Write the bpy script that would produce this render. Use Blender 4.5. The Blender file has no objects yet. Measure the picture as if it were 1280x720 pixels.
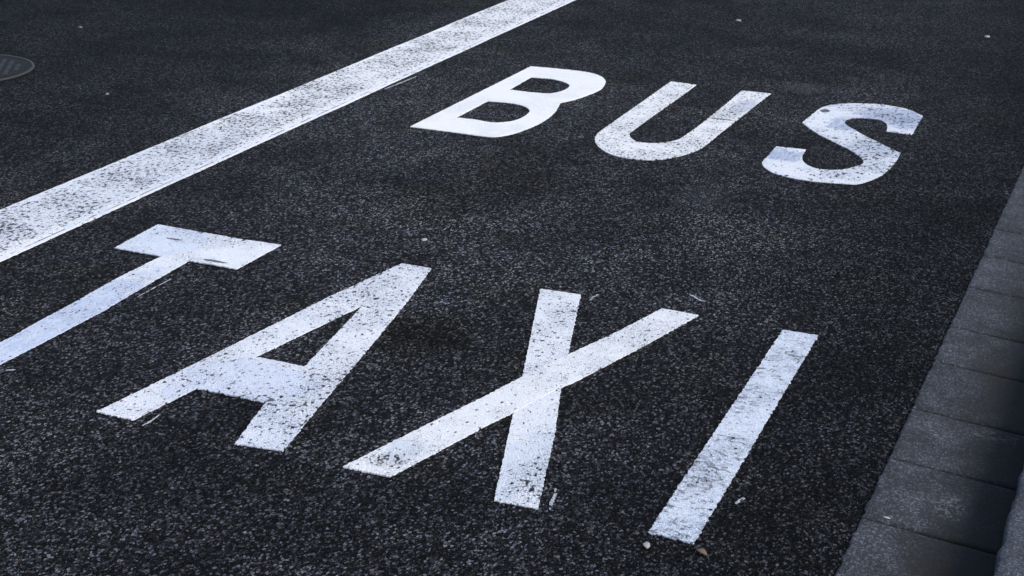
import bpy, bmesh, math, random
from mathutils import Matrix, Vector, noise
from mathutils.geometry import tessellate_polygon
scene = bpy.context.scene
C = scene.collection
random.seed(7)

# ------------------------------------------------------------------ camera, sky, sun, exposure
cam_d = bpy.data.cameras.new('camera'); cam = bpy.data.objects.new('camera', cam_d); C.objects.link(cam)
cam_d.sensor_width = 36.0; cam_d.lens = 1947.4 / 1280 * 36
cam_d.clip_start = 0.05; cam_d.clip_end = 2000
cam.matrix_world = Matrix(((0.916421, -0.15374, 0.369509, 0), (0.40004, 0.324518, -0.857121, 0),
                           (0.011862, 0.933302, 0.358897, 1.8), (0, 0, 0, 1)))
cam_d.dof.use_dof = True; cam_d.dof.focus_distance = 4.6; cam_d.dof.aperture_fstop = 14
scene.camera = cam
SUN_EL, SUN_AZ = math.radians(41), math.radians(102)      # azimuth from +Y (up the road) towards +X (the pavement)
world = bpy.data.worlds.new('World'); scene.world = world; world.use_nodes = True
wn = world.node_tree; bg = wn.nodes['Background']
sky = wn.nodes.new('ShaderNodeTexSky'); sky.sky_type = 'NISHITA'; sky.sun_disc = False
sky.sun_elevation = SUN_EL; sky.sun_rotation = SUN_AZ; sky.air_density = 1.0; sky.dust_density = 2.0
wn.links.new(sky.outputs[0], bg.inputs[0]); bg.inputs[1].default_value = 0.11
sun_d = bpy.data.lights.new('sun', 'SUN'); sun_d.energy = 2.0; sun_d.angle = math.radians(30); sun_d.color = (1, .97, .93)
sun = bpy.data.objects.new('sun', sun_d); C.objects.link(sun)
sd = Vector((math.sin(SUN_AZ) * math.cos(SUN_EL), math.cos(SUN_AZ) * math.cos(SUN_EL), math.sin(SUN_EL)))
sun.rotation_euler = sd.to_track_quat('Z', 'Y').to_euler()
vs = scene.view_settings
vs.view_transform = 'Standard'; vs.look = 'None'; vs.gamma = 1; vs.use_curve_mapping = False; vs.exposure = 0.80

# ------------------------------------------------------------------ node helpers
class NT:
    def __init__(s, tree): s.t = tree
    def n(s, typ, **kw):
        nd = s.t.nodes.new('ShaderNode' + typ)
        for k, v in kw.items(): setattr(nd, k, v)
        return nd
    def put(s, sock, v):
        if isinstance(v, bpy.types.NodeSocket): s.t.links.new(v, sock)
        else:
            if sock.type == 'RGBA' and not hasattr(v, '__len__'): v = (v, v, v, 1)
            if sock.type == 'RGBA' and len(v) == 3: v = (*v, 1)
            sock.default_value = v
    def m(s, op, a, b=0.0, c=0.0, clamp=False):
        nd = s.n('Math', operation=op, use_clamp=clamp)
        for i, v in enumerate((a, b, c)): s.put(nd.inputs[i], v)
        return nd.outputs[0]
    def mix(s, f, a, b, blend='MIX'):
        nd = s.n('Mix', data_type='RGBA', blend_type=blend, clamp_factor=True)
        s.put(nd.inputs[0], f); s.put(nd.inputs[6], a); s.put(nd.inputs[7], b)
        return nd.outputs[2]
    def ramp(s, v, a, b, lo=0.0, hi=1.0):            # smooth step of v from a..b to lo..hi
        nd = s.n('MapRange', interpolation_type='SMOOTHSTEP')
        for i, x in enumerate((v, a, b, lo, hi)): s.put(nd.inputs[i], x)
        return nd.outputs[0]
    def noise(s, vec, scale, detail=3, rough=.55, w=None, dist=0):
        nd = s.n('TexNoise', noise_dimensions='3D')
        s.put(nd.inputs['Vector'], vec); nd.inputs['Scale'].default_value = scale
        nd.inputs['Detail'].default_value = detail; nd.inputs['Roughness'].default_value = rough
        nd.inputs['Distortion'].default_value = dist
        return nd.outputs['Fac']
    def voro(s, vec, scale, feature='F1', rnd=1.0, out='Distance'):
        nd = s.n('TexVoronoi', feature=feature)
        s.put(nd.inputs['Vector'], vec); nd.inputs['Scale'].default_value = scale; nd.inputs['Randomness'].default_value = rnd
        return nd.outputs[out]
    def xyz(s, vec):
        nd = s.n('SeparateXYZ'); s.put(nd.inputs[0], vec); return nd.outputs
    def vec(s, x, y, z):
        nd = s.n('CombineXYZ')
        for i, v in enumerate((x, y, z)): s.put(nd.inputs[i], v)
        return nd.outputs[0]
    def vadd(s, a, b):
        nd = s.n('VectorMath', operation='ADD'); s.put(nd.inputs[0], a); s.put(nd.inputs[1], b); return nd.outputs[0]
    def vmul(s, a, b):
        nd = s.n('VectorMath', operation='MULTIPLY'); s.put(nd.inputs[0], a); s.put(nd.inputs[1], b); return nd.outputs[0]
    def spot(s, P, cx, cy, rx, ry, wob, soft=.6):    # a stain with an uneven outline, 1 inside
        x, y, _ = s.xyz(P)
        dx = s.m('DIVIDE', s.m('SUBTRACT', x, cx), rx); dy = s.m('DIVIDE', s.m('SUBTRACT', y, cy), ry)
        d = s.m('SQRT', s.m('ADD', s.m('MULTIPLY', dx, dx), s.m('MULTIPLY', dy, dy)))
        d = s.m('ADD', d, s.m('MULTIPLY', s.m('SUBTRACT', wob, .5), 1.6))
        return s.ramp(d, 1.0 + soft, 1.0 - soft)

def new_mat(name):
    m = bpy.data.materials.new(name); m.use_nodes = True
    t = NT(m.node_tree); b = m.node_tree.nodes['Principled BSDF']
    return m, t, b

# ------------------------------------------------------------------ asphalt, one node group shared by the road and by the worn paint
ag = bpy.data.node_groups.new('asphalt', 'ShaderNodeTree')
for nm, ty in (('Color', 'NodeSocketColor'), ('Roughness', 'NodeSocketFloat'), ('Height', 'NodeSocketFloat')):
    ag.interface.new_socket(nm, in_out='OUTPUT', socket_type=ty)
t = NT(ag); go = ag.nodes.new('NodeGroupOutput')
P = t.n('NewGeometry').outputs['Position']
x, y, z = t.xyz(P)
Pf = t.vec(x, y, 0.0)
wv = t.n('TexNoise'); t.put(wv.inputs['Vector'], Pf); wv.inputs['Scale'].default_value = 90; wv.inputs['Detail'].default_value = 1
warp = t.vmul(t.vadd(wv.outputs['Color'], (-.5, -.5, -.5)), (.006, .006, 0))
Pw = t.vmul(t.vadd(Pf, warp), (1, .68, 1))
cells = t.voro(Pw, 158, out='Color')
sc = t.n('SeparateColor'); t.put(sc.inputs[0], cells); r1, r2, r3 = sc.outputs
edge = t.voro(Pw, 158, 'DISTANCE_TO_EDGE')
sc2 = t.n('SeparateColor'); t.put(sc2.inputs[0], t.voro(Pw, 330, out='Color')); q1, q2, q3 = sc2.outputs
edge2 = t.voro(Pw, 330, 'DISTANCE_TO_EDGE')
stone = t.ramp(edge, .03, .14)                              # 0 in the binder between stones
grit = t.ramp(edge2, .03, .15)
big = t.noise(Pf, 0.55, 4, .6); mid = t.noise(Pf, 2.6, 4, .6); fine = t.noise(Pf, 14, 3, .6)
# how many stones show their bare face: varies over the road
bare = t.m('ADD', t.m('MULTIPLY', mid, .22), t.m('MULTIPLY', big, .20))
lv = t.m('POWER', r1, 4.0)                                   # few bright stones
pale = t.m('MULTIPLY', lv, t.m('ADD', .02, t.m('MULTIPLY', bare, .75)))
base = t.m('ADD', .0035, t.m('MULTIPLY', pale, stone))
base = t.m('ADD', base, t.m('MULTIPLY', t.m('MULTIPLY', t.m('POWER', q1, 5.0), grit), .05))
sc3 = t.n('SeparateColor'); t.put(sc3.inputs[0], t.voro(Pw, 92, out='Color'))
big_st = t.m('MULTIPLY', t.ramp(t.voro(Pw, 92), .42, .22), t.ramp(sc3.outputs[0], .90, .97))
base = t.m('ADD', base, t.m('MULTIPLY', big_st, t.m('ADD', .03, t.m('MULTIPLY', sc3.outputs[1], .15))))
binder = t.m('ADD', .55, t.m('MULTIPLY', stone, .45))
val = t.m('MULTIPLY', base, binder)
# dirt, oil and traffic wear, with vignette darkening painted in
tone = t.ramp(t.m('ADD', t.m('MULTIPLY', big, .5), t.m('MULTIPLY', mid, .5)), .36, .64, .62, 1.30)
oil = t.spot(Pf, -1.97, 3.86, .13, .17, mid, .7)
oil2 = t.spot(Pf, -2.35, 5.5, .28, .45, t.noise(Pf, 3.1, 4, .6), .8)
edge_dirt_falloff = t.ramp(t.m('ADD', x, t.m('MULTIPLY', t.m('SUBTRACT', mid, .5), .5)), -1.35, -.55)   # washed-in grime along the gutter, strengthened to paint in the corner vignette
far_patch = t.m('MULTIPLY', t.ramp(t.m('ADD', x, t.m('MULTIPLY', big, 1.2)), -3.1, -4.3), .50)  # older polished surfacing left of the line, deepened as painted vignette
dark = t.m('MULTIPLY', t.m('SUBTRACT', 1.0, t.m('MULTIPLY', oil, .75)), t.m('SUBTRACT', 1.0, t.m('MULTIPLY', oil2, .42)))
dark = t.m('MULTIPLY', dark, t.m('SUBTRACT', 1.0, t.m('MULTIPLY', edge_dirt_falloff, .58)))
dark = t.m('MULTIPLY', dark, t.m('SUBTRACT', 1.0, far_patch))
far_falloff = t.m('MULTIPLY', t.ramp(t.m('ADD', y, t.m('MULTIPLY', big, 3.0)), 7.6, 10.5), .35)       # vignette painted into the asphalt: darker up the road
dark = t.m('MULTIPLY', dark, t.m('SUBTRACT', 1.0, far_falloff))
val = t.m('MULTIPLY', t.m('MULTIPLY', val, tone), t.m('MULTIPLY', dark, .97))
# blue-grey scuffs
sc_a = t.m('MULTIPLY', t.spot(Pf, -1.66, 7.40, .10, .10, fine, .5), .035)
sc_b = t.m('MULTIPLY', t.spot(Pf, -1.58, 5.50, .10, .12, fine, .7), .022)
val = t.m('ADD', val, t.m('MULTIPLY', t.m('ADD', sc_a, sc_b), stone))
tint = t.mix(r2, (.80, .96, 1.35), (.98, 1.0, 1.12))
tint = t.mix(t.m('MULTIPLY', r3, .35), tint, (1.25, 1.0, .8))
tint = t.mix(t.ramp(t.noise(Pf, 1.7, 4, .65), .48, .66), tint, (.98, 1.0, 1.04))
tint = t.mix(t.m('MAXIMUM', oil, t.m('MULTIPLY', oil2, .5)), tint, (1.05, 1.0, .93))
vv = t.vec(val, val, val)
col = t.mix(1.0, vv, tint, 'MULTIPLY')
t.put(go.inputs['Color'], col)
t.put(go.inputs['Roughness'], t.m('ADD', .62, t.m('MULTIPLY', r2, .3)))
hgt = t.m('ADD', t.m('MULTIPLY', t.m('MULTIPLY', stone, t.m('ADD', .35, t.m('MULTIPLY', r3, .65))), .0028), t.m('MULTIPLY', grit, .0008))
t.put(go.inputs['Height'], hgt)

def asphalt_nodes(t):
    g = t.t.nodes.new('ShaderNodeGroup'); g.node_tree = ag; return g.outputs

mat_asphalt, t, b = new_mat('asphalt')
a = asphalt_nodes(t)
t.put(b.inputs['Base Color'], a['Color']); t.put(b.inputs['Roughness'], a['Roughness'])
b.inputs['Specular IOR Level'].default_value = .05
bp = t.n('Bump'); bp.inputs['Strength'].default_value = .9; bp.inputs['Distance'].default_value = 1.0
t.put(bp.inputs['Height'], a['Height']); t.put(b.inputs['Normal'], bp.outputs[0])

LINE_SEAM = -3.503
def paint_mat(name, colour=(.80, .81, .83), wear=.5, pits=.5, clear=None, band=None, ripple=0.0, patches=(), gaps=(), CREV=.8, HMAX=1.0, PS=88, worn=(), seed=0.0, grime=.25):
    """Road paint worn through to the asphalt. wear: size of the worn areas, pits: number of small holes."""
    m, t, b = new_mat(name)
    a = asphalt_nodes(t)
    P = t.n('NewGeometry').outputs['Position']; x, y, z = t.xyz(P); Pf = t.vec(x, y, seed)
    area = t.noise(Pf, 4.5, 4, .6)
    area2 = t.noise(Pf, 17, 3, .6)
    dens = t.m('ADD', t.m('MULTIPLY', area, .7), t.m('MULTIPLY', area2, .3))        # 0.3 .. 0.7
    for (cx, cy, rx, ry, amt) in worn:                                              # places scrubbed harder by tyres
        dens = t.m('ADD', dens, t.m('MULTIPLY', t.spot(Pf, cx, cy, rx, ry, area2, .5), amt))
    if band:                                                                        # tyres wear the middle of the long line
        cx, half = band
        d = t.m('ABSOLUTE', t.m('SUBTRACT', t.m('ADD', x, t.m('MULTIPLY', t.m('SUBTRACT', area, .5), .12)), cx))
        dens = t.m('ADD', dens, t.ramp(d, half * 1.08, half * .78, -.22, .0))
    if clear:                                                                       # a spot where fresh paint lies twice
        cl = t.spot(Pf, clear[0], clear[1], clear[2], clear[3], area2, .35)
        dens = t.m('SUBTRACT', dens, t.m('MULTIPLY', cl, .3))
    # small holes, one per grain, that come where the density is high
    wv = t.n('TexNoise'); t.put(wv.inputs['Vector'], Pf); wv.inputs['Scale'].default_value = 130
    Pw = t.vadd(Pf, t.vmul(t.vadd(wv.outputs['Color'], (-.5, -.5, -.5)), (.012, .008, 0)))
    Pw = t.vmul(Pw, (1, .62, 1))
    pn = t.noise(Pw, PS, 2, .5)
    th = t.m('SUBTRACT', .80 + .08 * (1 - pits), t.m('MULTIPLY', dens, .32 * (.5 + pits)))
    hole = t.m('MULTIPLY', t.ramp(t.m('SUBTRACT', pn, th), -.03, .05), HMAX)
    pn2 = t.noise(Pw, 210, 1, .5)
    hole2 = t.m('MULTIPLY', t.ramp(t.m('SUBTRACT', pn2, t.m('ADD', th, .015)), -.02, .06), .65)
    fl = t.noise(Pw, 42, 4, .65)
    th2 = t.m('SUBTRACT', .95 - .16 * wear, t.m('MULTIPLY', dens, .34))
    flake = t.m('MULTIPLY', t.ramp(t.m('SUBTRACT', fl, th2), -.01, .04), .9)
    hole = t.m('MAXIMUM', t.m('MAXIMUM', hole, hole2), flake)
    for (cx, cy, rx, ry) in gaps:
        hole = t.m('MAXIMUM', hole, t.m('MULTIPLY', t.spot(Pf, cx, cy, rx, ry, t.noise(Pf, 55, 3, .65), .15), .92))
    if band:
        hole = t.m('MAXIMUM', hole, t.m('MULTIPLY', t.ramp(t.m('ABSOLUTE', t.m('SUBTRACT', t.m('ADD', x, t.m('MULTIPLY', area, .006)), LINE_SEAM)), .004, .0015), t.ramp(area2, .40, .60)))
    if ripple:
        rn = t.noise(t.vmul(Pf, (38, 62, 1)), 1.0, 5, .75, dist=.6)
        rth = t.m('SUBTRACT', .815, t.m('MULTIPLY', dens, .46 * ripple))
        hole = t.m('MAXIMUM', hole, t.m('MULTIPLY', t.ramp(t.m('SUBTRACT', rn, rth), -.04, .09), .75))
    dirt = t.m('MULTIPLY', t.ramp(t.noise(Pf, 38, 5, .7), .42, .72), grime)
    grain_ = t.ramp(t.noise(Pf, 120, 3, .6), .38, .66)
    smear = t.m('MULTIPLY', t.ramp(area, .42, .68), grime)
    pc = t.mix(dirt, colour, tuple(c * .62 for c in colour))
    pc = t.mix(t.m('MULTIPLY', grain_, grime * 1.3), pc, tuple(c * k for c, k in zip(colour, (.60, .66, .76))))
    pc = t.mix(smear, pc, tuple(c * k for c, k in zip(colour, (.74, .80, .90))))
    for (cx, cy, rx, ry, pcol, amt) in patches:
        sp = t.m('MULTIPLY', t.spot(Pf, cx, cy, rx, ry, area2, .18), amt)
        st = t.ramp(t.noise(t.vmul(Pf, (60, 14, 1)), 1.0, 4, .7), .35, .65, .45, 1.0)
        pc = t.mix(t.m('MULTIPLY', sp, st), pc, pcol)
    # asphalt stones tint thin paint slightly
    hs = t.m('MULTIPLY', a['Height'], 300.0)
    rough_area = t.m('ADD', .22, t.m('MULTIPLY', t.ramp(dens, .43, .60), .65))
    crev = t.m('MULTIPLY', t.m('MULTIPLY', t.ramp(hs, .10, .62, 1.0, 0.0), rough_area), CREV)
    pc = t.mix(crev, pc, tuple(c * k for c, k in zip(colour, (.30, .33, .40))))
    t.put(b.inputs['Base Color'], t.mix(hole, pc, a['Color']))
    t.put(b.inputs['Roughness'], t.m('ADD', .50, t.m('MULTIPLY', hole, .2)))
    b.inputs['Specular IOR Level'].default_value = .4
    h = t.m('ADD', t.m('MULTIPLY', a['Height'], .7), t.m('MULTIPLY', t.m('SUBTRACT', 1.0, hole), .0022))
    h = t.m('ADD', h, t.m('MULTIPLY', t.noise(Pf, 60, 4, .6), .0016))
    bp = t.n('Bump'); bp.inputs['Strength'].default_value = .8; bp.inputs['Distance'].default_value = 1.0
    t.put(bp.inputs['Height'], h); t.put(b.inputs['Normal'], bp.outputs[0])
    return m

def concrete_mat(name, colour, grain=180, dark=.5, stains=(), kerb_grime_shade=False, objvar=.25):
    m, t, b = new_mat(name)
    P = t.n('NewGeometry').outputs['Position']; x, y, z = t.xyz(P)
    oi = t.n('ObjectInfo').outputs['Random']
    g1 = t.noise(P, grain * 2.2, 2, .7); g2 = t.noise(P, 9, 5, .65); g3 = t.noise(P, 2.2, 3, .6)
    sp = t.n('SeparateColor'); t.put(sp.inputs[0], t.voro(t.vmul(P, (1, .75, 1)), grain * 1.6, out='Color'))
    v = t.m('ADD', .50, t.m('MULTIPLY', t.m('POWER', sp.outputs[0], 4.0), 1.9))
    v = t.m('MULTIPLY', v, t.m('ADD', .6, t.m('MULTIPLY', g1, .75)))
    v = t.m('MULTIPLY', v, t.ramp(g2, .34, .66, 1 - dark * .8, 1.15))
    v = t.m('MULTIPLY', v, t.m('ADD', 1 - objvar / 2, t.m('MULTIPLY', oi, objvar)))
    if kerb_grime_shade:                                    # silt washed against the kerb plus its painted-in shade, uneven outline
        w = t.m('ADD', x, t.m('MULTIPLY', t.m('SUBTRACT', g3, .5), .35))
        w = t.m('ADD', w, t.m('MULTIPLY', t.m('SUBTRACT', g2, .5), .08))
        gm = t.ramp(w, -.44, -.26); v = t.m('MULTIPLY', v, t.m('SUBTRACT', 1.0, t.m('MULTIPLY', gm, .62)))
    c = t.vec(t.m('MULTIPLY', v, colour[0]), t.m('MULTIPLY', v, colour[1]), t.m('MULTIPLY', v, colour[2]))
    if kerb_grime_shade: c = t.mix(t.m('MULTIPLY', gm, .6), c, (.019, .016, .012))  # kerb's shaded strip painted towards neutral near-black
    for (cx, cy, rx, ry, col, amt, k) in stains:
        s = t.spot(P, cx, cy, rx, ry, t.noise(P, k, 4, .65), .35)
        if k >= 60: s = t.m('MULTIPLY', s, t.ramp(t.noise(P, k, 4, .7, dist=1.5), .50, .60))
        c = t.mix(t.m('MULTIPLY', s, amt), c, col)
    t.put(b.inputs['Base Color'], c); b.inputs['Roughness'].default_value = .8
    b.inputs['Specular IOR Level'].default_value = .3
    bp = t.n('Bump'); bp.inputs['Strength'].default_value = .6; bp.inputs['Distance'].default_value = 1.0
    h = t.m('ADD', t.m('MULTIPLY', g1, .0022), t.m('MULTIPLY', g2, .006))
    t.put(bp.inputs['Height'], h); t.put(b.inputs['Normal'], bp.outputs[0])
    return m

def plain_mat(name, col, rough=.7, scale=200, amt=.4, metal=0.0):
    m, t, b = new_mat(name)
    P = t.n('NewGeometry').outputs['Position']
    n = t.noise(P, scale, 4, .6)
    t.put(b.inputs['Base Color'], t.mix(t.m('MULTIPLY', n, amt), col, tuple(c * .4 for c in col)))
    b.inputs['Specular IOR Level'].default_value = .12
    b.inputs['Roughness'].default_value = rough; b.inputs['Metallic'].default_value = metal
    bp = t.n('Bump'); bp.inputs['Strength'].default_value = .5; bp.inputs['Distance'].default_value = .002
    t.put(bp.inputs['Height'], n); t.put(b.inputs['Normal'], bp.outputs[0])
    return m

# ------------------------------------------------------------------ object helpers
def tag(o, label=None, cat=None, group=None, kind=None):
    if label: o['label'] = label
    if cat: o['category'] = cat
    if group: o['group'] = group
    if kind: o['kind'] = kind
    return o
def obj(name, verts, faces, mat, parent=None, origin=None, smooth=False):
    if origin is not None and parent is None:
        verts = [(v[0] - origin[0], v[1] - origin[1], v[2] - origin[2]) for v in verts]
    me = bpy.data.meshes.new(name); me.from_pydata([tuple(v) for v in verts], [], faces)
    bm = bmesh.new(); bm.from_mesh(me); bmesh.ops.recalc_face_normals(bm, faces=bm.faces); bm.to_mesh(me); bm.free()
    me.materials.append(mat)
    if smooth:
        for p in me.polygons: p.use_smooth = True
    o = bpy.data.objects.new(name, me); C.objects.link(o)
    if parent: o.parent = parent
    if origin is not None and parent is None: o.location = origin
    return o
def root(name, loc):
    o = bpy.data.objects.new(name, None); o.empty_display_size = .1; C.objects.link(o); o.location = loc; return o
def ragged(loop, step=.007, amp=.0016, seed=0.0):
    """cut the outline into short steps and wobble it like a painted edge"""
    out = []; n = len(loop)
    for i in range(n):
        a = Vector((*loop[i], 0)); b = Vector((*loop[(i + 1) % n], 0))
        L = (b - a).length
        if L < 1e-5: continue
        k = max(1, int(L / step)); nr = Vector((-(b - a).y, (b - a).x, 0)) / L
        for j in range(k):
            p = a.lerp(b, j / k)
            d = noise.noise(Vector((p.x * 70, p.y * 70, seed))) * amp + noise.noise(Vector((p.x * 260, p.y * 260, seed))) * amp * .9
            if j or L < step * 2: p = p + nr * d
            out.append((p.x, p.y))
    return out
def painted(name, loops, mat, z0=0.0008, z1=0.004, origin=None, parent=None, amp=.0030, step=.004):
    loops = [ragged(l, step=step, amp=amp, seed=i * 3.3) for i, l in enumerate(loops)]
    tris = tessellate_polygon([[Vector((p[0], p[1], 0)) for p in l] for l in loops])
    flat = [p for l in loops for p in l]; N = len(flat)
    V = [(p[0], p[1], z1) for p in flat] + [(p[0], p[1], z0) for p in flat]
    F = [tuple(f) for f in tris if len(set(f)) == 3]
    s = 0
    for l in loops:
        n = len(l)
        for i in range(n):
            a_, b_ = s + i, s + (i + 1) % n
            F.append((a_, b_, b_ + N, a_ + N))
        s += n
    if origin is None: origin = (loops[0][0][0], loops[0][0][1], 0)
    if parent is not None:
        V = [(v[0] - parent.location.x, v[1] - parent.location.y, v[2]) for v in V]
    return obj(name, V, F, mat, parent, origin)

# traced letter outlines, metres on the road plane
OUT_B = [[(-3.0429, 5.9077), (-3.0233, 7.219), (-2.9994, 7.2216), (-2.9754, 7.2246), (-2.9515, 7.2276), (-2.9276, 7.2303), (-2.9036, 7.2324), (-2.8795, 7.2337), (-2.8537, 7.2345), (-2.8278, 7.2351), (-2.8019, 7.2351), (-2.7761, 7.2343), (-2.7504, 7.2322), (-2.7249, 7.2285), (-2.7105, 7.2253), (-2.6964, 7.2208), (-2.6826, 7.2151), (-2.6694, 7.2083), (-2.6568, 7.2005), (-2.6449, 7.1917), (-2.6319, 7.1804), (-2.6197, 7.1681), (-2.6083, 7.1549), (-2.5978, 7.141), (-2.5882, 7.1265), (-2.5796, 7.1116), (-2.5716, 7.095), (-2.5647, 7.0779), (-2.5589, 7.0604), (-2.5539, 7.0426), (-2.5494, 7.0247), (-2.5452, 7.0067), (-2.5415, 6.9896), (-2.5382, 6.9723), (-2.5355, 6.9549), (-2.5335, 6.9375), (-2.5322, 6.92), (-2.5316, 6.9025), (-2.532, 6.8859), (-2.5333, 6.8694), (-2.5354, 6.8529), (-2.5379, 6.8365), (-2.5407, 6.8201), (-2.5435, 6.8037), (-2.547, 6.7838), (-2.5505, 6.7639), (-2.5543, 6.7441), (-2.5585, 6.7243), (-2.5634, 6.7047), (-2.5689, 6.6853), (-2.5745, 6.6692), (-2.5809, 6.6534), (-2.5879, 6.6378), (-2.5951, 6.6224), (-2.6024, 6.6069), (-2.6094, 6.5913), (-2.6034, 6.569), (-2.5972, 6.5467), (-2.591, 6.5245), (-2.585, 6.5021), (-2.5794, 6.4797), (-2.5744, 6.4572), (-2.5702, 6.4357), (-2.5665, 6.4141), (-2.5631, 6.3924), (-2.5602, 6.3707), (-2.5578, 6.3489), (-2.5558, 6.3271), (-2.5543, 6.3059), (-2.5532, 6.2847), (-2.5526, 6.2635), (-2.5525, 6.2423), (-2.553, 6.2211), (-2.554, 6.1999), (-2.5559, 6.1775), (-2.5583, 6.1552), (-2.5612, 6.1329), (-2.5647, 6.1107), (-2.5687, 6.0885), (-2.573, 6.0665), (-2.5764, 6.0512), (-2.5801, 6.0359), (-2.5842, 6.0207), (-2.589, 6.0058), (-2.5944, 5.991), (-2.6005, 5.9766), (-2.6057, 5.966), (-2.6113, 5.9554), (-2.6176, 5.9452), (-2.6245, 5.9356), (-2.6324, 5.9268), (-2.6412, 5.9191), (-2.6488, 5.9145), (-2.6571, 5.9112), (-2.6659, 5.9089), (-2.6751, 5.9075), (-2.6843, 5.9067), (-2.6933, 5.9062), (-2.7172, 5.9054), (-2.7412, 5.9055), (-2.7651, 5.9061), (-2.789, 5.9071), (-2.8129, 5.908), (-2.8369, 5.9087)], [(-2.9247, 6.7196), (-2.9318, 7.0028), (-2.9163, 7.0054), (-2.9007, 7.0086), (-2.8852, 7.0118), (-2.8697, 7.0145), (-2.8541, 7.016), (-2.8384, 7.016), (-2.8253, 7.0145), (-2.8123, 7.0118), (-2.7995, 7.008), (-2.787, 7.0033), (-2.7748, 6.9978), (-2.7631, 6.9917), (-2.7511, 6.9846), (-2.7393, 6.9769), (-2.7279, 6.9685), (-2.7174, 6.9593), (-2.708, 6.9491), (-2.7, 6.9379), (-2.694, 6.9259), (-2.6897, 6.9132), (-2.6867, 6.9), (-2.6847, 6.8864), (-2.6834, 6.8727), (-2.6825, 6.8591), (-2.6821, 6.8473), (-2.6823, 6.8354), (-2.6833, 6.8235), (-2.685, 6.8117), (-2.6874, 6.8001), (-2.6907, 6.7887), (-2.6941, 6.7785), (-2.698, 6.7683), (-2.7026, 6.7584), (-2.7081, 6.7492), (-2.7148, 6.741), (-2.7228, 6.7342), (-2.7339, 6.7281), (-2.7458, 6.7238), (-2.7584, 6.7208), (-2.7713, 6.7189), (-2.7843, 6.7177), (-2.7971, 6.7167), (-2.8184, 6.7158), (-2.8396, 6.7159), (-2.8609, 6.7166), (-2.8821, 6.7177), (-2.9034, 6.7188)], [(-2.9303, 6.1363), (-2.9254, 6.4722), (-2.9085, 6.4749), (-2.8916, 6.478), (-2.8747, 6.4812), (-2.8578, 6.4838), (-2.8408, 6.4854), (-2.8238, 6.4855), (-2.8099, 6.4844), (-2.7959, 6.4824), (-2.7821, 6.4793), (-2.7686, 6.4752), (-2.7556, 6.4699), (-2.7432, 6.4634), (-2.7314, 6.4557), (-2.7202, 6.4469), (-2.7098, 6.4371), (-2.7003, 6.4265), (-2.6917, 6.4151), (-2.6842, 6.4031), (-2.6784, 6.3911), (-2.674, 6.3785), (-2.6708, 6.3654), (-2.6684, 6.352), (-2.6665, 6.3385), (-2.6649, 6.3251), (-2.6634, 6.3109), (-2.6623, 6.2967), (-2.6618, 6.2824), (-2.6619, 6.2681), (-2.6628, 6.2538), (-2.6644, 6.2397), (-2.6663, 6.2282), (-2.6689, 6.2168), (-2.6721, 6.2055), (-2.6761, 6.1946), (-2.6812, 6.1842), (-2.6873, 6.1745), (-2.6949, 6.1648), (-2.7032, 6.1555), (-2.7124, 6.147), (-2.7223, 6.1396), (-2.733, 6.1338), (-2.7443, 6.1299), (-2.7591, 6.1281), (-2.7741, 6.1289), (-2.7891, 6.1315), (-2.8042, 6.1348), (-2.8194, 6.1377), (-2.8345, 6.1393), (-2.8505, 6.1395), (-2.8665, 6.1392), (-2.8824, 6.1386), (-2.8984, 6.1378), (-2.9144, 6.137)]]
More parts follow.
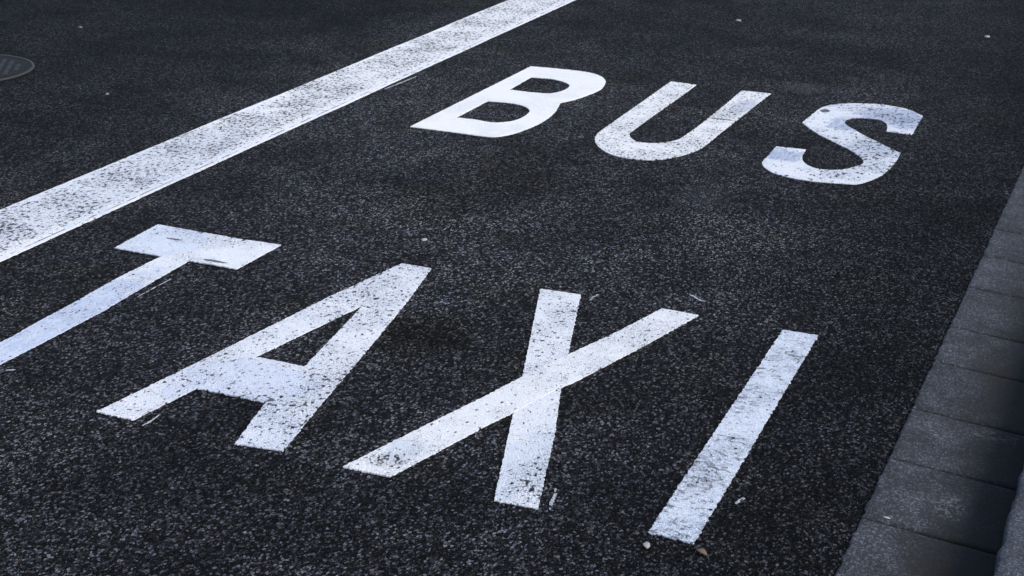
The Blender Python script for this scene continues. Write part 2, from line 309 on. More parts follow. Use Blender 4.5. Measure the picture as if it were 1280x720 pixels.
OUT_U = [[(-2.2769, 7.2267), (-2.1429, 7.216), (-2.1404, 6.9703), (-2.1425, 6.5868), (-2.1423, 6.5378), (-2.1421, 6.4887), (-2.142, 6.4397), (-2.1418, 6.3906), (-2.1412, 6.3416), (-2.1402, 6.2925), (-2.1401, 6.2786), (-2.1402, 6.2645), (-2.1401, 6.2504), (-2.1391, 6.2365), (-2.1368, 6.2229), (-2.1328, 6.2097), (-2.1257, 6.1931), (-2.1175, 6.1766), (-2.1081, 6.1609), (-2.0975, 6.1461), (-2.0854, 6.1326), (-2.0718, 6.1209), (-2.0624, 6.1157), (-2.0519, 6.1127), (-2.0407, 6.1116), (-2.0292, 6.112), (-2.0178, 6.1135), (-2.0069, 6.1159), (-1.9971, 6.1191), (-1.9877, 6.1235), (-1.9787, 6.129), (-1.9703, 6.1354), (-1.9626, 6.1425), (-1.9555, 6.1501), (-1.9469, 6.1607), (-1.9388, 6.172), (-1.9316, 6.1837), (-1.9252, 6.1959), (-1.92, 6.2086), (-1.916, 6.2216), (-1.912, 6.2414), (-1.9096, 6.2614), (-1.9084, 6.2816), (-1.9079, 6.3018), (-1.9076, 6.3221), (-1.907, 6.3423), (-1.9057, 6.3743), (-1.9048, 6.4063), (-1.9041, 6.4382), (-1.9035, 6.4702), (-1.9029, 6.5022), (-1.9022, 6.5341), (-1.904, 6.9004), (-1.9086, 7.2009), (-1.7666, 7.205), (-1.7737, 6.9463), (-1.7789, 6.6114), (-1.7823, 6.3494), (-1.7826, 6.3169), (-1.7827, 6.2843), (-1.7828, 6.2518), (-1.7832, 6.2192), (-1.784, 6.1867), (-1.7856, 6.1542), (-1.7866, 6.1406), (-1.7882, 6.1271), (-1.7903, 6.1135), (-1.7927, 6.1001), (-1.7957, 6.0868), (-1.799, 6.0735), (-1.8027, 6.0602), (-1.8068, 6.0469), (-1.8114, 6.0338), (-1.8164, 6.0208), (-1.8218, 6.008), (-1.8277, 5.9955), (-1.8348, 5.9813), (-1.8423, 5.9673), (-1.8502, 5.9535), (-1.8586, 5.94), (-1.8676, 5.9268), (-1.8771, 5.9141), (-1.8829, 5.9072), (-1.8892, 5.9007), (-1.8959, 5.8946), (-1.9031, 5.889), (-1.9107, 5.8841), (-1.9186, 5.8798), (-1.9296, 5.8748), (-1.9409, 5.8704), (-1.9524, 5.8667), (-1.9641, 5.8637), (-1.976, 5.8615), (-1.988, 5.8603), (-2.0015, 5.8598), (-2.015, 5.8601), (-2.0286, 5.8612), (-2.042, 5.8632), (-2.0552, 5.8661), (-2.0681, 5.8699), (-2.0792, 5.8742), (-2.0899, 5.8794), (-2.1002, 5.8854), (-2.1101, 5.8922), (-2.1195, 5.8995), (-2.1284, 5.9074), (-2.1416, 5.9202), (-2.1542, 5.9336), (-2.1662, 5.9476), (-2.1777, 5.962), (-2.1887, 5.9767), (-2.1993, 5.9917), (-2.2068, 6.0033), (-2.2138, 6.0151), (-2.2202, 6.0273), (-2.2261, 6.0397), (-2.2316, 6.0524), (-2.2367, 6.0652), (-2.2415, 6.0787), (-2.2458, 6.0924), (-2.2496, 6.1062), (-2.253, 6.1202), (-2.2559, 6.1342), (-2.2584, 6.1483), (-2.2605, 6.1637), (-2.262, 6.1792), (-2.263, 6.1947), (-2.2637, 6.2103), (-2.2642, 6.2258), (-2.2647, 6.2413), (-2.2655, 6.2704), (-2.2659, 6.2995), (-2.2662, 6.3286), (-2.2664, 6.3577), (-2.2666, 6.3868), (-2.2669, 6.4159), (-2.2709, 6.8378)]]
OUT_S = [[(-1.0302, 7.0958), (-1.0165, 6.7524), (-1.1285, 6.7581), (-1.1308, 6.7746), (-1.1329, 6.7912), (-1.135, 6.8078), (-1.1374, 6.8243), (-1.1403, 6.8407), (-1.1442, 6.8569), (-1.1475, 6.868), (-1.1514, 6.8791), (-1.1558, 6.8899), (-1.1608, 6.9004), (-1.1666, 6.9105), (-1.1732, 6.9201), (-1.1783, 6.9263), (-1.1841, 6.9322), (-1.1905, 6.9374), (-1.1973, 6.9418), (-1.2046, 6.9452), (-1.2123, 6.9475), (-1.2234, 6.949), (-1.2346, 6.9494), (-1.2459, 6.9487), (-1.2571, 6.9471), (-1.2682, 6.9445), (-1.2789, 6.9412), (-1.287, 6.9378), (-1.2948, 6.9336), (-1.3022, 6.9286), (-1.3089, 6.9229), (-1.3149, 6.9164), (-1.3199, 6.9093), (-1.3245, 6.9003), (-1.328, 6.8908), (-1.3306, 6.8809), (-1.3323, 6.8708), (-1.333, 6.8606), (-1.333, 6.8504), (-1.3319, 6.8396), (-1.3298, 6.8288), (-1.3269, 6.8182), (-1.3232, 6.8079), (-1.3188, 6.7977), (-1.314, 6.7879), (-1.3074, 6.7769), (-1.3, 6.7664), (-1.292, 6.7562), (-1.2837, 6.7463), (-1.2754, 6.7363), (-1.2673, 6.7263), (-1.257, 6.7129), (-1.2467, 6.6996), (-1.2364, 6.6863), (-1.2259, 6.673), (-1.2154, 6.6599), (-1.2046, 6.6469), (-1.191, 6.6312), (-1.1771, 6.6157), (-1.1632, 6.6003), (-1.1491, 6.585), (-1.1351, 6.5696), (-1.1211, 6.5542), (-1.1077, 6.5393), (-1.0942, 6.5243), (-1.0807, 6.5094), (-1.0673, 6.4944), (-1.0538, 6.4795), (-1.0403, 6.4645), (-1.0085, 6.4346), (-1.0073, 6.4116), (-1.006, 6.3887), (-1.0047, 6.3658), (-1.0036, 6.3429), (-1.0028, 6.3199), (-1.0026, 6.297), (-1.0029, 6.2668), (-1.0036, 6.2366), (-1.0045, 6.2064), (-1.006, 6.1762), (-1.008, 6.1461), (-1.0106, 6.116), (-1.0124, 6.101), (-1.0148, 6.0861), (-1.0178, 6.0713), (-1.0212, 6.0566), (-1.025, 6.0419), (-1.029, 6.0273), (-1.032, 6.0169), (-1.0355, 6.0067), (-1.0392, 5.9965), (-1.0433, 5.9864), (-1.0476, 5.9765), (-1.0523, 5.9668), (-1.0572, 5.9566), (-1.0621, 5.9462), (-1.0672, 5.936), (-1.073, 5.9264), (-1.0798, 5.9175), (-1.0877, 5.9098), (-1.0958, 5.9048), (-1.1047, 5.9014), (-1.1142, 5.8991), (-1.124, 5.8974), (-1.1338, 5.8959), (-1.1434, 5.894), (-1.1566, 5.8907), (-1.1698, 5.8875), (-1.183, 5.8844), (-1.1963, 5.8816), (-1.2096, 5.8793), (-1.223, 5.8776), (-1.2381, 5.8764), (-1.2532, 5.8756), (-1.2683, 5.8754), (-1.2834, 5.8757), (-1.2984, 5.8767), (-1.3133, 5.8786), (-1.3281, 5.8811), (-1.3429, 5.8843), (-1.3575, 5.8881), (-1.3718, 5.8927), (-1.3857, 5.8984), (-1.3991, 5.905), (-1.4101, 5.912), (-1.4204, 5.92), (-1.43, 5.9288), (-1.4392, 5.9383), (-1.4479, 5.9481), (-1.4562, 5.9582), (-1.4633, 5.9675), (-1.47, 5.9772), (-1.4762, 5.9872), (-1.4819, 5.9976), (-1.4869, 6.0082), (-1.4912, 6.0191), (-1.4941, 6.0289), (-1.4962, 6.0389), (-1.4976, 6.049), (-1.4986, 6.0593), (-1.4993, 6.0696), (-1.4999, 6.0798), (-1.5004, 6.0908), (-1.5004, 6.1018), (-1.5001, 6.1129), (-1.4998, 6.1239), (-1.4996, 6.1349), (-1.4998, 6.1459), (-1.5007, 6.1718), (-1.5019, 6.1977), (-1.5032, 6.2236), (-1.5045, 6.2494), (-1.5058, 6.2753), (-1.5071, 6.3012), (-1.3807, 6.3116), (-1.3792, 6.2936), (-1.3781, 6.2756), (-1.3769, 6.2575), (-1.3755, 6.2395), (-1.3734, 6.2216), (-1.3704, 6.2039), (-1.3672, 6.1895), (-1.3635, 6.1752), (-1.3591, 6.161), (-1.3541, 6.1471), (-1.3484, 6.1335), (-1.3419, 6.1203), (-1.3362, 6.1099), (-1.3299, 6.0997), (-1.323, 6.09), (-1.3154, 6.0809), (-1.307, 6.0726), (-1.2977, 6.0655), (-1.289, 6.0605), (-1.2796, 6.0565), (-1.2697, 6.0536), (-1.2595, 6.0518), (-1.2493, 6.0511), (-1.2392, 6.0517), (-1.2291, 6.0535), (-1.2192, 6.0565), (-1.2096, 6.0606), (-1.2005, 6.0657), (-1.192, 6.0716), (-1.1842, 6.0783), (-1.1746, 6.0883), (-1.1659, 6.0992), (-1.158, 6.1107), (-1.1508, 6.1227), (-1.1442, 6.1351), (-1.1381, 6.1476), (-1.1331, 6.1585), (-1.1284, 6.1697), (-1.1243, 6.1812), (-1.1211, 6.1928), (-1.1192, 6.2046), (-1.1188, 6.2165), (-1.1201, 6.2293), (-1.1228, 6.2419), (-1.1267, 6.2542), (-1.1316, 6.2664), (-1.1372, 6.2782), (-1.1432, 6.2896), (-1.1537, 6.3077), (-1.165, 6.3253), (-1.1769, 6.3424), (-1.1893, 6.3593), (-1.2022, 6.3758), (-1.2153, 6.3921), (-1.2284, 6.4075), (-1.2422, 6.4225), (-1.2563, 6.4371), (-1.2705, 6.4516), (-1.2848, 6.4661), (-1.2989, 6.4807), (-1.3133, 6.4959), (-1.3277, 6.5112), (-1.3421, 6.5264), (-1.3565, 6.5417), (-1.3709, 6.557), (-1.3853, 6.5722), (-1.4535, 6.6631), (-1.5005, 6.7394), (-1.4994, 6.7643), (-1.4984, 6.7893), (-1.4975, 6.8142), (-1.4964, 6.8391), (-1.4953, 6.864), (-1.4939, 6.8889), (-1.4926, 6.9152), (-1.4918, 6.9416), (-1.4908, 6.9679), (-1.4892, 6.9942), (-1.4864, 7.0204), (-1.482, 7.0463), (-1.4783, 7.0608), (-1.4735, 7.075), (-1.4676, 7.0888), (-1.4606, 7.1022), (-1.4528, 7.115), (-1.444, 7.1272), (-1.434, 7.1392), (-1.4231, 7.1505), (-1.4114, 7.161), (-1.399, 7.1708), (-1.386, 7.1796), (-1.3725, 7.1876), (-1.3559, 7.196), (-1.3389, 7.2035), (-1.3214, 7.2101), (-1.3036, 7.2156), (-1.2855, 7.2202), (-1.2673, 7.2237), (-1.2532, 7.2254), (-1.239, 7.2259), (-1.2248, 7.2254), (-1.2105, 7.2239), (-1.1964, 7.2216), (-1.1825, 7.2186), (-1.1691, 7.215), (-1.1559, 7.2107), (-1.1428, 7.2057), (-1.1303, 7.1997), (-1.1183, 7.1927), (-1.1072, 7.1847), (-1.0927, 7.1716), (-1.0794, 7.1573), (-1.0669, 7.1421), (-1.0548, 7.1266), (-1.0427, 7.111)]]
OUT_T = [[(-3.2298, 4.0601), (-3.2445, 4.3292), (-3.0882, 4.3245), (-2.8814, 4.322), (-2.7356, 4.3291), (-2.7408, 4.0623), (-2.8305, 4.0649), (-2.9284, 4.0619), (-2.9235, 3.8801), (-2.9078, 3.5673), (-2.9128, 3.2704), (-2.922, 2.995), (-3.036, 2.995), (-3.02, 3.3001), (-3.0264, 3.3776), (-3.0318, 3.6171), (-3.042, 3.8012), (-3.0369, 4.0592)]]
OUT_A = [[(-2.4785, 2.9853), (-2.4169, 3.4056), (-2.3419, 3.9645), (-2.2749, 4.3427), (-2.1646, 4.3431), (-2.0962, 4.0208), (-2.0135, 3.5565), (-1.959, 3.2373), (-1.9148, 2.9975), (-2.0452, 2.9793), (-2.1057, 3.2221), (-2.3254, 3.221), (-2.3621, 2.9859)], [(-2.2948, 3.4742), (-2.1332, 3.4715), (-2.209, 3.9622)]]
OUT_I = [[(-0.9691, 4.3178), (-0.8629, 4.3224), (-0.8506, 3.6986), (-0.8433, 3.3664), (-0.836, 2.9927), (-0.9455, 2.9972), (-0.9548, 3.4627)]]
OUT_X1 = [[(-1.765, 4.3247), (-1.6282, 4.3308), (-1.4916, 3.8765), (-1.4242, 3.657), (-1.328, 3.3694), (-1.2174, 2.9925), (-1.3266, 2.9867), (-1.4783, 3.4496), (-1.5647, 3.7229)]]
OUT_X2 = [[(-1.3554, 4.3271), (-1.236, 4.3227), (-1.3156, 4.0046), (-1.4053, 3.6893), (-1.4297, 3.6312), (-1.4772, 3.4469), (-1.5141, 3.3342), (-1.5451, 3.2132), (-1.6073, 2.9884), (-1.735, 2.9841), (-1.6806, 3.1851), (-1.627, 3.3716), (-1.5933, 3.4864), (-1.5489, 3.6576), (-1.4884, 3.8684), (-1.419, 4.0833)]]

# ------------------------------------------------------------------ the setting
GX0, GX1 = -.513, -.187          # gutter from the asphalt edge to the kerb face
KH = .12                         # kerb height
KW = .15
def grid(name, x0, x1, y0, y1, z, mat):
    return obj(name, [(x0, y0, z), (x1, y0, z), (x1, y1, z), (x0, y1, z)], [(0, 1, 2, 3)], mat)
tag(grid('ground', -400, 400, -400, 400, -.30, plain_mat('soil', (.06, .05, .04), .9, 3)), kind='structure')
# road: asphalt edge beside the gutter is slightly uneven
ys = [-20 + i * 1.0 for i in range(18)] + [-2 + i * .02 for i in range(700)] + [12 + i * 2 for i in range(100)]
V = []; F = []
for i, yy in enumerate(ys):
    e = GX0 + .004 * noise.noise(Vector((0, yy * 9, 0))) + .003 * noise.noise(Vector((5, yy * 40, 0)))
    V += [(-60, yy, 0), (e - .02, yy, 0), (e, yy, -.003), (e + .002, yy, -.06)]
    if i:
        k = 4 * i
        for c in range(3): F.append((k - 4 + c, k - 3 + c, k + 1 + c, k + c))
tag(obj('road', V, F, mat_asphalt), kind='structure')
mat_bed = plain_mat('joint_mortar', (.022, .021, .02), .95, 120)
tag(grid('gutter_bed', GX0 - .01, GX1 + .02, -20, 60, -.045, mat_bed), kind='structure')

def block(name, x0, x1, y0, y1, z_left, z_right, depth, mat, bev=.006, seed=0, left_rag=.007, step=.018, origin=None):
    """a cast stone: top sheet with a worn rounded rim and sides"""
    nx = max(2, int((x1 - x0) / step)); ny = max(2, int((y1 - y0) / step))
    V = []; F = []
    xs = [x0, x0 + bev * .35] + [x0 + bev + (x1 - x0 - 2 * bev) * i / nx for i in range(nx + 1)] + [x1 - bev * .35, x1]
    yy = [y0, y0 + bev * .35] + [y0 + bev + (y1 - y0 - 2 * bev) * i / ny for i in range(ny + 1)] + [y1 - bev * .35, y1]
    for j, Y in enumerate(yy):
        for i, X in enumerate(xs):
            k = (X - x0) / (x1 - x0)
            z = z_left + (z_right - z_left) * k
            ex = min(i, len(xs) - 1 - i); ey = min(j, len(yy) - 1 - j); e = min(ex, ey)
            z -= {0: bev, 1: bev * .3}.get(e, 0)
            z += .0015 * noise.noise(Vector((X * 12, Y * 12, seed)))
            px, py = X, Y
            if i <= 1: px += left_rag * noise.noise(Vector((seed, Y * 55, 1))) + .5 * left_rag * noise.noise(Vector((seed, Y * 150, 4)))
            if j <= 1: py += .0032 * noise.noise(Vector((X * 45, seed, 2)))
            if j >= len(yy) - 2: py += .0022 * noise.noise(Vector((X * 45, seed, 3)))
            V.append((px, py, z))
    W = len(xs)
    for j in range(len(yy) - 1):
        for i in range(W - 1):
            F.append((j * W + i, j * W + i + 1, (j + 1) * W + i + 1, (j + 1) * W + i))
    rim = [i for i in range(W)] + [j * W + W - 1 for j in range(1, len(yy))] + [(len(yy) - 1) * W + i for i in range(W - 2, -1, -1)] + [j * W for j in range(len(yy) - 2, 0, -1)]
    n0 = len(V)
    for r in rim: V.append((V[r][0], V[r][1], -depth))
    for i in range(len(rim)):
        j = (i + 1) % len(rim); F.append((rim[i], rim[j], n0 + j, n0 + i))
    return obj(name, V, F, mat, origin=((x0 + x1) / 2, (y0 + y1) / 2, -depth), smooth=True)

mat_gutter = concrete_mat('gutter_concrete', (.046, .049, .060), 170, .55, kerb_grime_shade=True, stains=(
    (-.33, 3.41, .06, .06, (.022, .022, .024), .7, 20), (-.335, 3.43, .04, .06, (.16, .165, .18), .9, 61),
    (-.297, 3.875, .07, .03, (.10, .102, .11), .8, 62), (-.40, 4.27, .10, .012, (.012, .012, .013), .8, 30), (-.46, 3.30, .008, .003, (.5, .5, .5), .9, 40)))
joints = [2.617, 2.942, 3.274, 3.611, 3.927, 4.275, 4.564, 4.934, 5.269, 5.581]
sp_ = .3295
down = [joints[0] - sp_ * k for k in range(1, 8)][::-1]; up = [joints[-1] + sp_ * k for k in range(1, 42)]
alljs = down + joints + up
words = {3.274: 'nearest gutter slab with chipped white edge, at the foot of the photo', 3.611: None}
vis = ['lowest grey gutter slab, cut by the bottom edge of the photo, below the white-chipped joint',
       'grey gutter slab with a crusty round stain, first whole one above the white-chipped joint',
       'grey gutter slab with a pale smear, just above the slab with the crusty stain',
       'grey gutter slab second above the crusty-stained slab, beside the foot of the letter I',
       'grey gutter slab third above the crusty-stained slab, level with the middle of the letter I',
       'grey gutter slab with a short dark streak at its upper joint, near the top of the letter I',
       'grey gutter slab just above the dark-streaked joint, at the right edge of the photo',
       'sixth grey gutter slab above the crusty-stained one, at the right edge of the photo',
       'seventh grey gutter slab above the crusty-stained one, narrow sliver at the right edge',
       'last small corner of gutter slab seen against the upper right edge of the photo']
gi = 0
for k in range(len(alljs) - 1):
    y0, y1 = alljs[k], alljs[k + 1]
    gap = (.0048, .003, .004)[k % 3]
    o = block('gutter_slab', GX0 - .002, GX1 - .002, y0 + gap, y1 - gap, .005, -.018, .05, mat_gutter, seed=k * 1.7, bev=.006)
    if 2.9 < y0 < 5.9:
        lab = vis[min(gi, 9)]; gi += 1
    else:
        lab = 'grey concrete gutter slab further along the kerb, outside the photo'
    tag(o, lab, 'gutter slab', 'concrete gutter slabs along the kerb')

mat_kerb = concrete_mat('kerb_granite', (.058, .066, .084), 260, .3, stains=((-.17, 3.66, .05, .05, (.05, .05, .052), .7, 60),))
kj = 3.655
k0 = [kj + i * 1.0 for i in range(-5, 14)]
for i, yk in enumerate(k0):
    o = block('kerbstone', GX1, GX1 + KW, yk + .006, yk + .994, KH, KH + .002, .05, mat_kerb, seed=50 + i * 2.1, bev=.009, left_rag=.006, step=.02)
    if i == 4: lab = 'raised grey granite kerbstone in the bottom right corner, nearest the viewer'
    elif i == 5: lab = 'raised granite kerbstone beyond the rough mortar joint at the right edge of the photo'
    else: lab = 'grey granite kerbstone further along the pavement, outside the photo'
    tag(o, lab, 'kerbstone', 'granite kerbstones beside the gutter')
tag(obj('joint_mortar', [(GX1 + .004, -3, -.04), (GX1 + KW - .004, -3, -.04), (GX1 + KW - .004, 18, -.04), (GX1 + .004, 18, -.04),
                         (GX1 + .004, -3, KH - .012), (GX1 + KW - .004, -3, KH - .012), (GX1 + KW - .004, 18, KH - .012), (GX1 + .004, 18, KH - .012)],
        [(0, 1, 2, 3), (4, 5, 6, 7), (0, 1, 5, 4), (1, 2, 6, 5), (2, 3, 7, 6), (3, 0, 4, 7)], mat_bed), kind='structure')
# pavement of square tiles on the viewer's side
mp, t, b = new_mat('pavement_tiles')
P = t.n('NewGeometry').outputs['Position']; x, y, z = t.xyz(P)
def tri(v, per):
    f = t.m('FRACT', t.m('DIVIDE', v, per)); return t.m('MULTIPLY', t.m('MINIMUM', f, t.m('SUBTRACT', 1.0, f)), per)
jt = t.ramp(t.m('MINIMUM', tri(x, .2), tri(y, .2)), .001, .005)
gr = t.noise(P, 150, 4, .7); st = t.noise(P, 3, 5, .6)
v = t.m('MULTIPLY', t.m('MULTIPLY', t.m('ADD', .12, t.m('MULTIPLY', gr, .14)), t.m('ADD', .5, st)), t.ramp(jt, 0, 1, .3, 1))
t.put(b.inputs['Base Color'], t.vec(v, v, t.m('MULTIPLY', v, 1.1))); b.inputs['Roughness'].default_value = .85
bp = t.n('Bump'); bp.inputs['Distance'].default_value = .003; t.put(bp.inputs['Height'], jt); t.put(b.inputs['Normal'], bp.outputs[0])
tag(grid('pavement', GX1 + KW + .003, 40, -20, 220, KH - .002, mp), kind='structure')

# ------------------------------------------------------------------ lane line
LX0, LX1 = -3.857, -3.488
mline = paint_mat('paint_line', (.80, .81, .84), wear=.45, pits=1.0, band=(-3.69, .17), CREV=.35, HMAX=.95, PS=74, seed=2.0, grime=.14, patches=((-3.70, 4.7, .2, .9, (.40, .47, .62), .45),))
edge = []
for i in range(0, 3200): edge.append(-1 + i * .0051)
def lx(base, yy, s): return base + .0022 * noise.noise(Vector((s, yy * 40, 0))) + .0015 * noise.noise(Vector((s, yy * 140, 0))) + .0018 * noise.noise(Vector((s, yy * 330, 0))) + .004 * noise.noise(Vector((s, yy * 2.2, 0)))
V = []; F = []
for i, yy in enumerate(edge):
    a_, b_ = lx(LX0, yy, 1.5), lx(LX1, yy, 7.5)
    V += [(a_, yy, .0008), (a_, yy, .004), (b_, yy, .004), (b_, yy, .0008)]
    if i:
        k = 4 * i
        for c in range(3): F.append((k - 4 + c, k - 3 + c, k + 1 + c, k + c))
tag(obj('lane_line', V, F, mline, origin=(LX0, 3, 0)), 'broad solid white lane line crossing the upper left of the road', 'road marking')

# ------------------------------------------------------------------ letters
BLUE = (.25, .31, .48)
mB = paint_mat('paint_letter_b', (.85, .85, .84), wear=.1, pits=.15, CREV=.4, worn=((-1.72, 3.6, .05, .4, .10),), seed=11, grime=.10)
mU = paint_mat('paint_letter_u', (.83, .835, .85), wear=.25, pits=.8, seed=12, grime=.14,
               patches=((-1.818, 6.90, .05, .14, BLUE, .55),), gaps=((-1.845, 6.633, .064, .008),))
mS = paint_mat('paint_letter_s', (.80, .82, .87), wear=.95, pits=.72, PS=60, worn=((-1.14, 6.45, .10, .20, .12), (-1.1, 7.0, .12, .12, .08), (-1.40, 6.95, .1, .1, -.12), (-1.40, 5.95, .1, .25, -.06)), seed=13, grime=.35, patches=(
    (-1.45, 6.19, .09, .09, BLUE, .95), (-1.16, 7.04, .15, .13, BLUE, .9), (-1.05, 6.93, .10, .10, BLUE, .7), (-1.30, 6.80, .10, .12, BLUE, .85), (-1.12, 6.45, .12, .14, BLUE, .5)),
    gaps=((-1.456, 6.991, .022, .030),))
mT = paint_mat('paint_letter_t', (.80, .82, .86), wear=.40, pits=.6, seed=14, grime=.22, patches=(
    (-2.98, 3.15, .16, .72, (.44, .52, .72), .95), (-3.14, 4.2, .17, .18, (.56, .63, .77), .85)), gaps=((-2.85, 4.094, .045, .008), (-2.876, 4.318, .007, .012), (-3.10, 4.22, .035, .006)))  # bluish patches paint reflected sky into the letter's colour
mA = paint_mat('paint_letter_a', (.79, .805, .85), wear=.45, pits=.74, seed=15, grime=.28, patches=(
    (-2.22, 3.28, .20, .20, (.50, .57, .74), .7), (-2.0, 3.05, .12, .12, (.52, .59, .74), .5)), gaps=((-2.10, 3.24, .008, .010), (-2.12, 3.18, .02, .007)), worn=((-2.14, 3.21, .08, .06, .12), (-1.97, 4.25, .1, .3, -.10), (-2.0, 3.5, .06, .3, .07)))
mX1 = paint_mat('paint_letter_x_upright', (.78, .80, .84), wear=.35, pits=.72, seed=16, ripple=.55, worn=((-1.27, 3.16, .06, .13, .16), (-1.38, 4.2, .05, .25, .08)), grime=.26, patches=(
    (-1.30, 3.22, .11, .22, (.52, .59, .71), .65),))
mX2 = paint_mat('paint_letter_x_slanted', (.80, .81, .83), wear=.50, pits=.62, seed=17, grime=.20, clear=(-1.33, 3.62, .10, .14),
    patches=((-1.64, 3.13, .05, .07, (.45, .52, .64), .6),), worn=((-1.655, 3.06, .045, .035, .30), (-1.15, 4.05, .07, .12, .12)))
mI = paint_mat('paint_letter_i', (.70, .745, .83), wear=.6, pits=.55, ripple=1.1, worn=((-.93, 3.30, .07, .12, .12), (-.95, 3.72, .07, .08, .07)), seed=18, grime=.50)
G1 = 'painted letters of the word BUS'; G2 = 'painted letters of the word TAXI'
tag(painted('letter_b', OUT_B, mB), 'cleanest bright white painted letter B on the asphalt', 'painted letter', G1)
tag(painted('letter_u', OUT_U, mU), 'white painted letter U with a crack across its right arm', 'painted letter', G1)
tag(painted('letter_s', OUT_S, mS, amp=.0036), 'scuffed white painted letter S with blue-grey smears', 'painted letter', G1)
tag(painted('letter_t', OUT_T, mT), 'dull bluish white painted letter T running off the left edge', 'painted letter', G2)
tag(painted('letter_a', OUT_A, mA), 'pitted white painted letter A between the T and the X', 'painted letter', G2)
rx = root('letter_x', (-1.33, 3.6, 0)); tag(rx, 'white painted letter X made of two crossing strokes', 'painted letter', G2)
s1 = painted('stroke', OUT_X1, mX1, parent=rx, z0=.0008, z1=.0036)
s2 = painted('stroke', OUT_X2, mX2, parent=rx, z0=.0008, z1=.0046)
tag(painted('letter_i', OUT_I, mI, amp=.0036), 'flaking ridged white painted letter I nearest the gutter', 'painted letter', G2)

# ------------------------------------------------------------------ manhole cover
mm = plain_mat('cast_iron', (.016, .016, .018), .7, 60, .6, 0)
mr = plain_mat('worn_iron_rim', (.06, .059, .057), .6, 60, .7, 0)
mc = root('manhole_cover', (-5.525, 5.905, 0)); tag(mc, 'round iron manhole cover with diagonal ribs, half out of frame at left', 'manhole cover')
def ring(name, r0, r1, z0, z1, mat, n=96):
    V = []; F = []
    for i in range(n):
        c, s = math.cos(2 * math.pi * i / n), math.sin(2 * math.pi * i / n)
        V += [(r0 * c, r0 * s, z0), (r0 * c, r0 * s, z1), (r1 * c, r1 * s, z1), (r1 * c, r1 * s, z0)]
        k, l = 4 * i, 4 * ((i + 1) % n)
        for q in range(3): F.append((k + q, k + q + 1, l + q + 1, l + q))
    return obj(name, V, F, mat, mc)
ring('frame', .322, .335, .0008, .006, mr)
ring('frame_seat', .29, .322, .0008, .003, mm)
cv = ring('cover', .0, .29, .0012, .0045, mm)
V = []; F = []
ang = math.radians(123)
for i in range(-6, 7):
    off = i * .042; r = .262
    if abs(off) > r: continue
    hl = math.sqrt(r * r - off * off)
    segs = max(2, int(hl / .045))
    for sgm in range(segs):
        a0 = -hl + 2 * hl * sgm / segs + .008; a1 = -hl + 2 * hl * (sgm + 1) / segs - .008
        k = len(V)
        for (u, w, zz) in ((a0, off - .011, .0045), (a1, off - .011, .0045), (a1, off + .011, .0045), (a0, off + .011, .0045),
                           (a0 + .003, off - .007, .0085), (a1 - .003, off - .007, .0085), (a1 - .003, off + .007, .0085), (a0 + .003, off + .007, .0085)):
            V.append((u * math.cos(ang) - w * math.sin(ang), u * math.sin(ang) + w * math.cos(ang), zz))
        F += [(k + 4, k + 5, k + 6, k + 7), (k, k + 1, k + 5, k + 4), (k + 1, k + 2, k + 6, k + 5), (k + 2, k + 3, k + 7, k + 6), (k + 3, k, k + 4, k + 7)]
rb = obj('ribs', V, F, plain_mat('rib_iron', (.030, .031, .038), .6, 60, .7, 0), mc)

# ------------------------------------------------------------------ paint streaks, chips and litter
mst = paint_mat('paint_spill', (.42, .44, .48), wear=.5, pits=.9, seed=21, grime=.3)
def streak(pts, w, label, z=.0022):
    L = []; R_ = []
    for i, (px, py) in enumerate(pts):
        a_ = pts[max(0, i - 1)]; b_ = pts[min(len(pts) - 1, i + 1)]
        d = Vector((b_[0] - a_[0], b_[1] - a_[1])).normalized(); n_ = Vector((-d.y, d.x))
        ww = w * (.35 + .65 * math.sin(math.pi * (i + .5) / len(pts))) / 2
        L.append((px + n_.x * ww, py + n_.y * ww)); R_.append((px - n_.x * ww, py - n_.y * ww))
    tag(painted('paint_streak', [L + R_[::-1]], mst, z1=z, amp=w * .35, step=.004), label, 'paint streak')
streak([(-3.468, 6.47), (-3.461, 6.56), (-3.455, 6.66), (-3.449, 6.78)], .009, 'thin white paint streak beside the lane line, left of the letter B')
streak([(-1.189, 3.005), (-1.198, 3.03), (-1.204, 3.06), (-1.216, 3.105)], .009, 'short white paint drip beside the foot of the letter X')
streak([(-2.322, 2.97), (-2.318, 3.0), (-2.320, 3.04)], .005, 'faint white paint scratch under the left foot of the letter A')
streak([(-2.885, 3.72), (-2.886, 3.8), (-2.884, 3.9)], .004, 'faint pale paint scratch alongside the stem of the letter T')
streak([(-2.075, 2.99 + .1), (-2.07, 3.14), (-2.068, 3.2)], .003, 'hair-thin paint scratch inside the foot of the letter A')
streak([(-.80, 3.215), (-.797, 3.23), (-.79, 3.25)], .010, 'small white paint chip to the right of the letter I')
streak([(-2.876, 3.10), (-2.865, 3.108), (-2.85, 3.112)], .007, 'small pale paint fleck under the stem of the letter T')
streak([(-1.325, 4.49), (-1.30, 4.475), (-1.27, 4.45), (-1.25, 4.45)], .007, 'broken white paint fleck above the upper right end of the letter X')
streak([(-1.585, 4.30), (-1.587, 4.33), (-1.58, 4.36)], .006, 'small paint smudge at the upper left corner of the letter X')

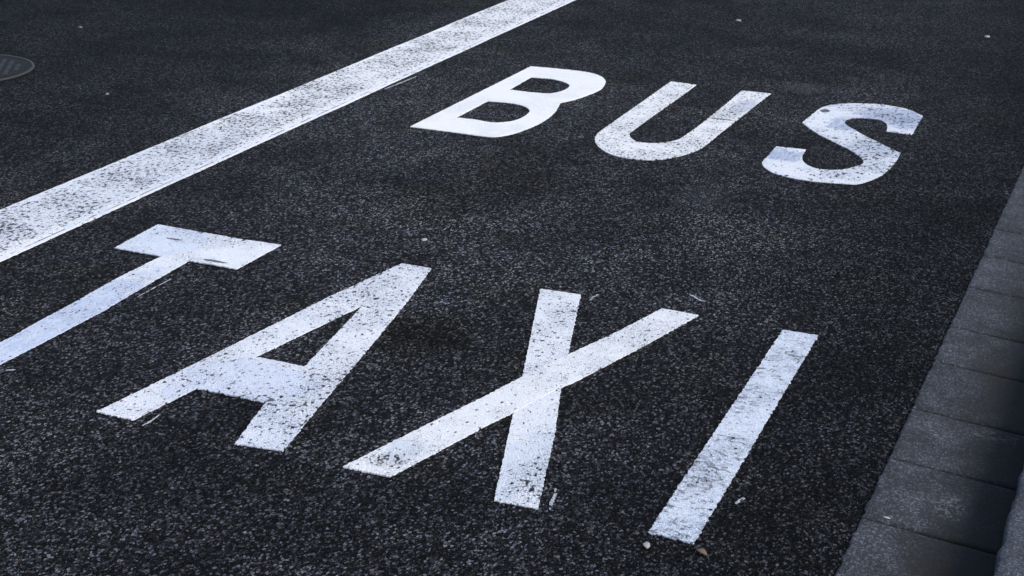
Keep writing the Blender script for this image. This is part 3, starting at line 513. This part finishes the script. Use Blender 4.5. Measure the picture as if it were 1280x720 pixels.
def pebble(x_, y_, r, mat, label, cat='stone', sx=1.3, sz=.55, name='pebble', seed=0):
    bm = bmesh.new(); r *= .8; bmesh.ops.create_icosphere(bm, subdivisions=3, radius=r)
    for v in bm.verts:
        n_ = noise.noise(v.co / r * 1.3 + Vector((seed, 0, 0)))
        v.co *= 1 + .35 * n_
        v.co.x *= sx; v.co.z *= sz
    me = bpy.data.meshes.new(name); bm.to_mesh(me); bm.free(); me.materials.append(mat)
    for p in me.polygons: p.use_smooth = True
    o = bpy.data.objects.new(name, me); C.objects.link(o); o.location = (x_, y_, r * sz * .8); o.rotation_euler.z = seed
    tag(o, label, cat)
mw = plain_mat('pale_stone', (.30, .30, .31), .8, 300, .4)
pebble(-2.314, 4.588, .011, mw, 'small white stone lying on the asphalt above the letter A', seed=1)
pebble(-.93, 2.942, .010, mw, 'white pebble just below the foot of the letter I', sx=1.5, seed=2)
pebble(-2.393, 8.844, .017, mw, 'white chip far up the road above the letter U', seed=3)
pebble(-1.006, 9.043, .016, mw, 'white chip far up the road near the top right corner', seed=4)
mg = plain_mat('dull_stone', (.20, .20, .22), .8, 300, .4)
pebble(-4.58, 5.80, .011, mg, 'pale chip on the road to the right of the manhole cover', seed=5)
pebble(-5.66, 6.98, .013, plain_mat('grey_stone', (.14, .14, .15), .8, 300, .4), 'grey chip on the road beyond the manhole cover', seed=6)
pebble(-1.235, 7.21, .012, plain_mat('blue_stone', (.3, .32, .38), .8, 300, .4), 'bluish chip on the road above the letter S', seed=8)
# dry leaf
ml = plain_mat('dry_leaf', (.16, .125, .085), .7, 90, .5)
V = []; F = []
n = 9
for i in range(n):
    u = i / (n - 1); w = .007 * math.sin(math.pi * min(1, u * .95 + .05)) ** .8 + .0004
    cz = .004 + .005 * math.sin(u * 3.1)
    V += [(-.016 + .034 * u, -w, cz + .003), (-.016 + .034 * u, 0, cz), (-.016 + .034 * u, w, cz + .0035)]
    V += [(-.016 + .034 * u, -w, cz + .0024), (-.016 + .034 * u, 0, cz - .0006), (-.016 + .034 * u, w, cz + .0029)]
    if i:
        k = 6 * i
        F += [(k - 6, k - 5, k + 1, k), (k - 5, k - 4, k + 2, k + 1), (k - 3, k - 2, k + 4, k + 3), (k - 2, k - 1, k + 5, k + 4),
              (k - 6, k - 3, k + 3, k), (k - 4, k - 1, k + 5, k + 2)]
lf = obj('dry_leaf', V, F, ml, smooth=True); lf.location = (-.807, 2.958, 0); lf.rotation_euler.z = -.5
tag(lf, 'small curled brown dry leaf below the letter I', 'leaf')
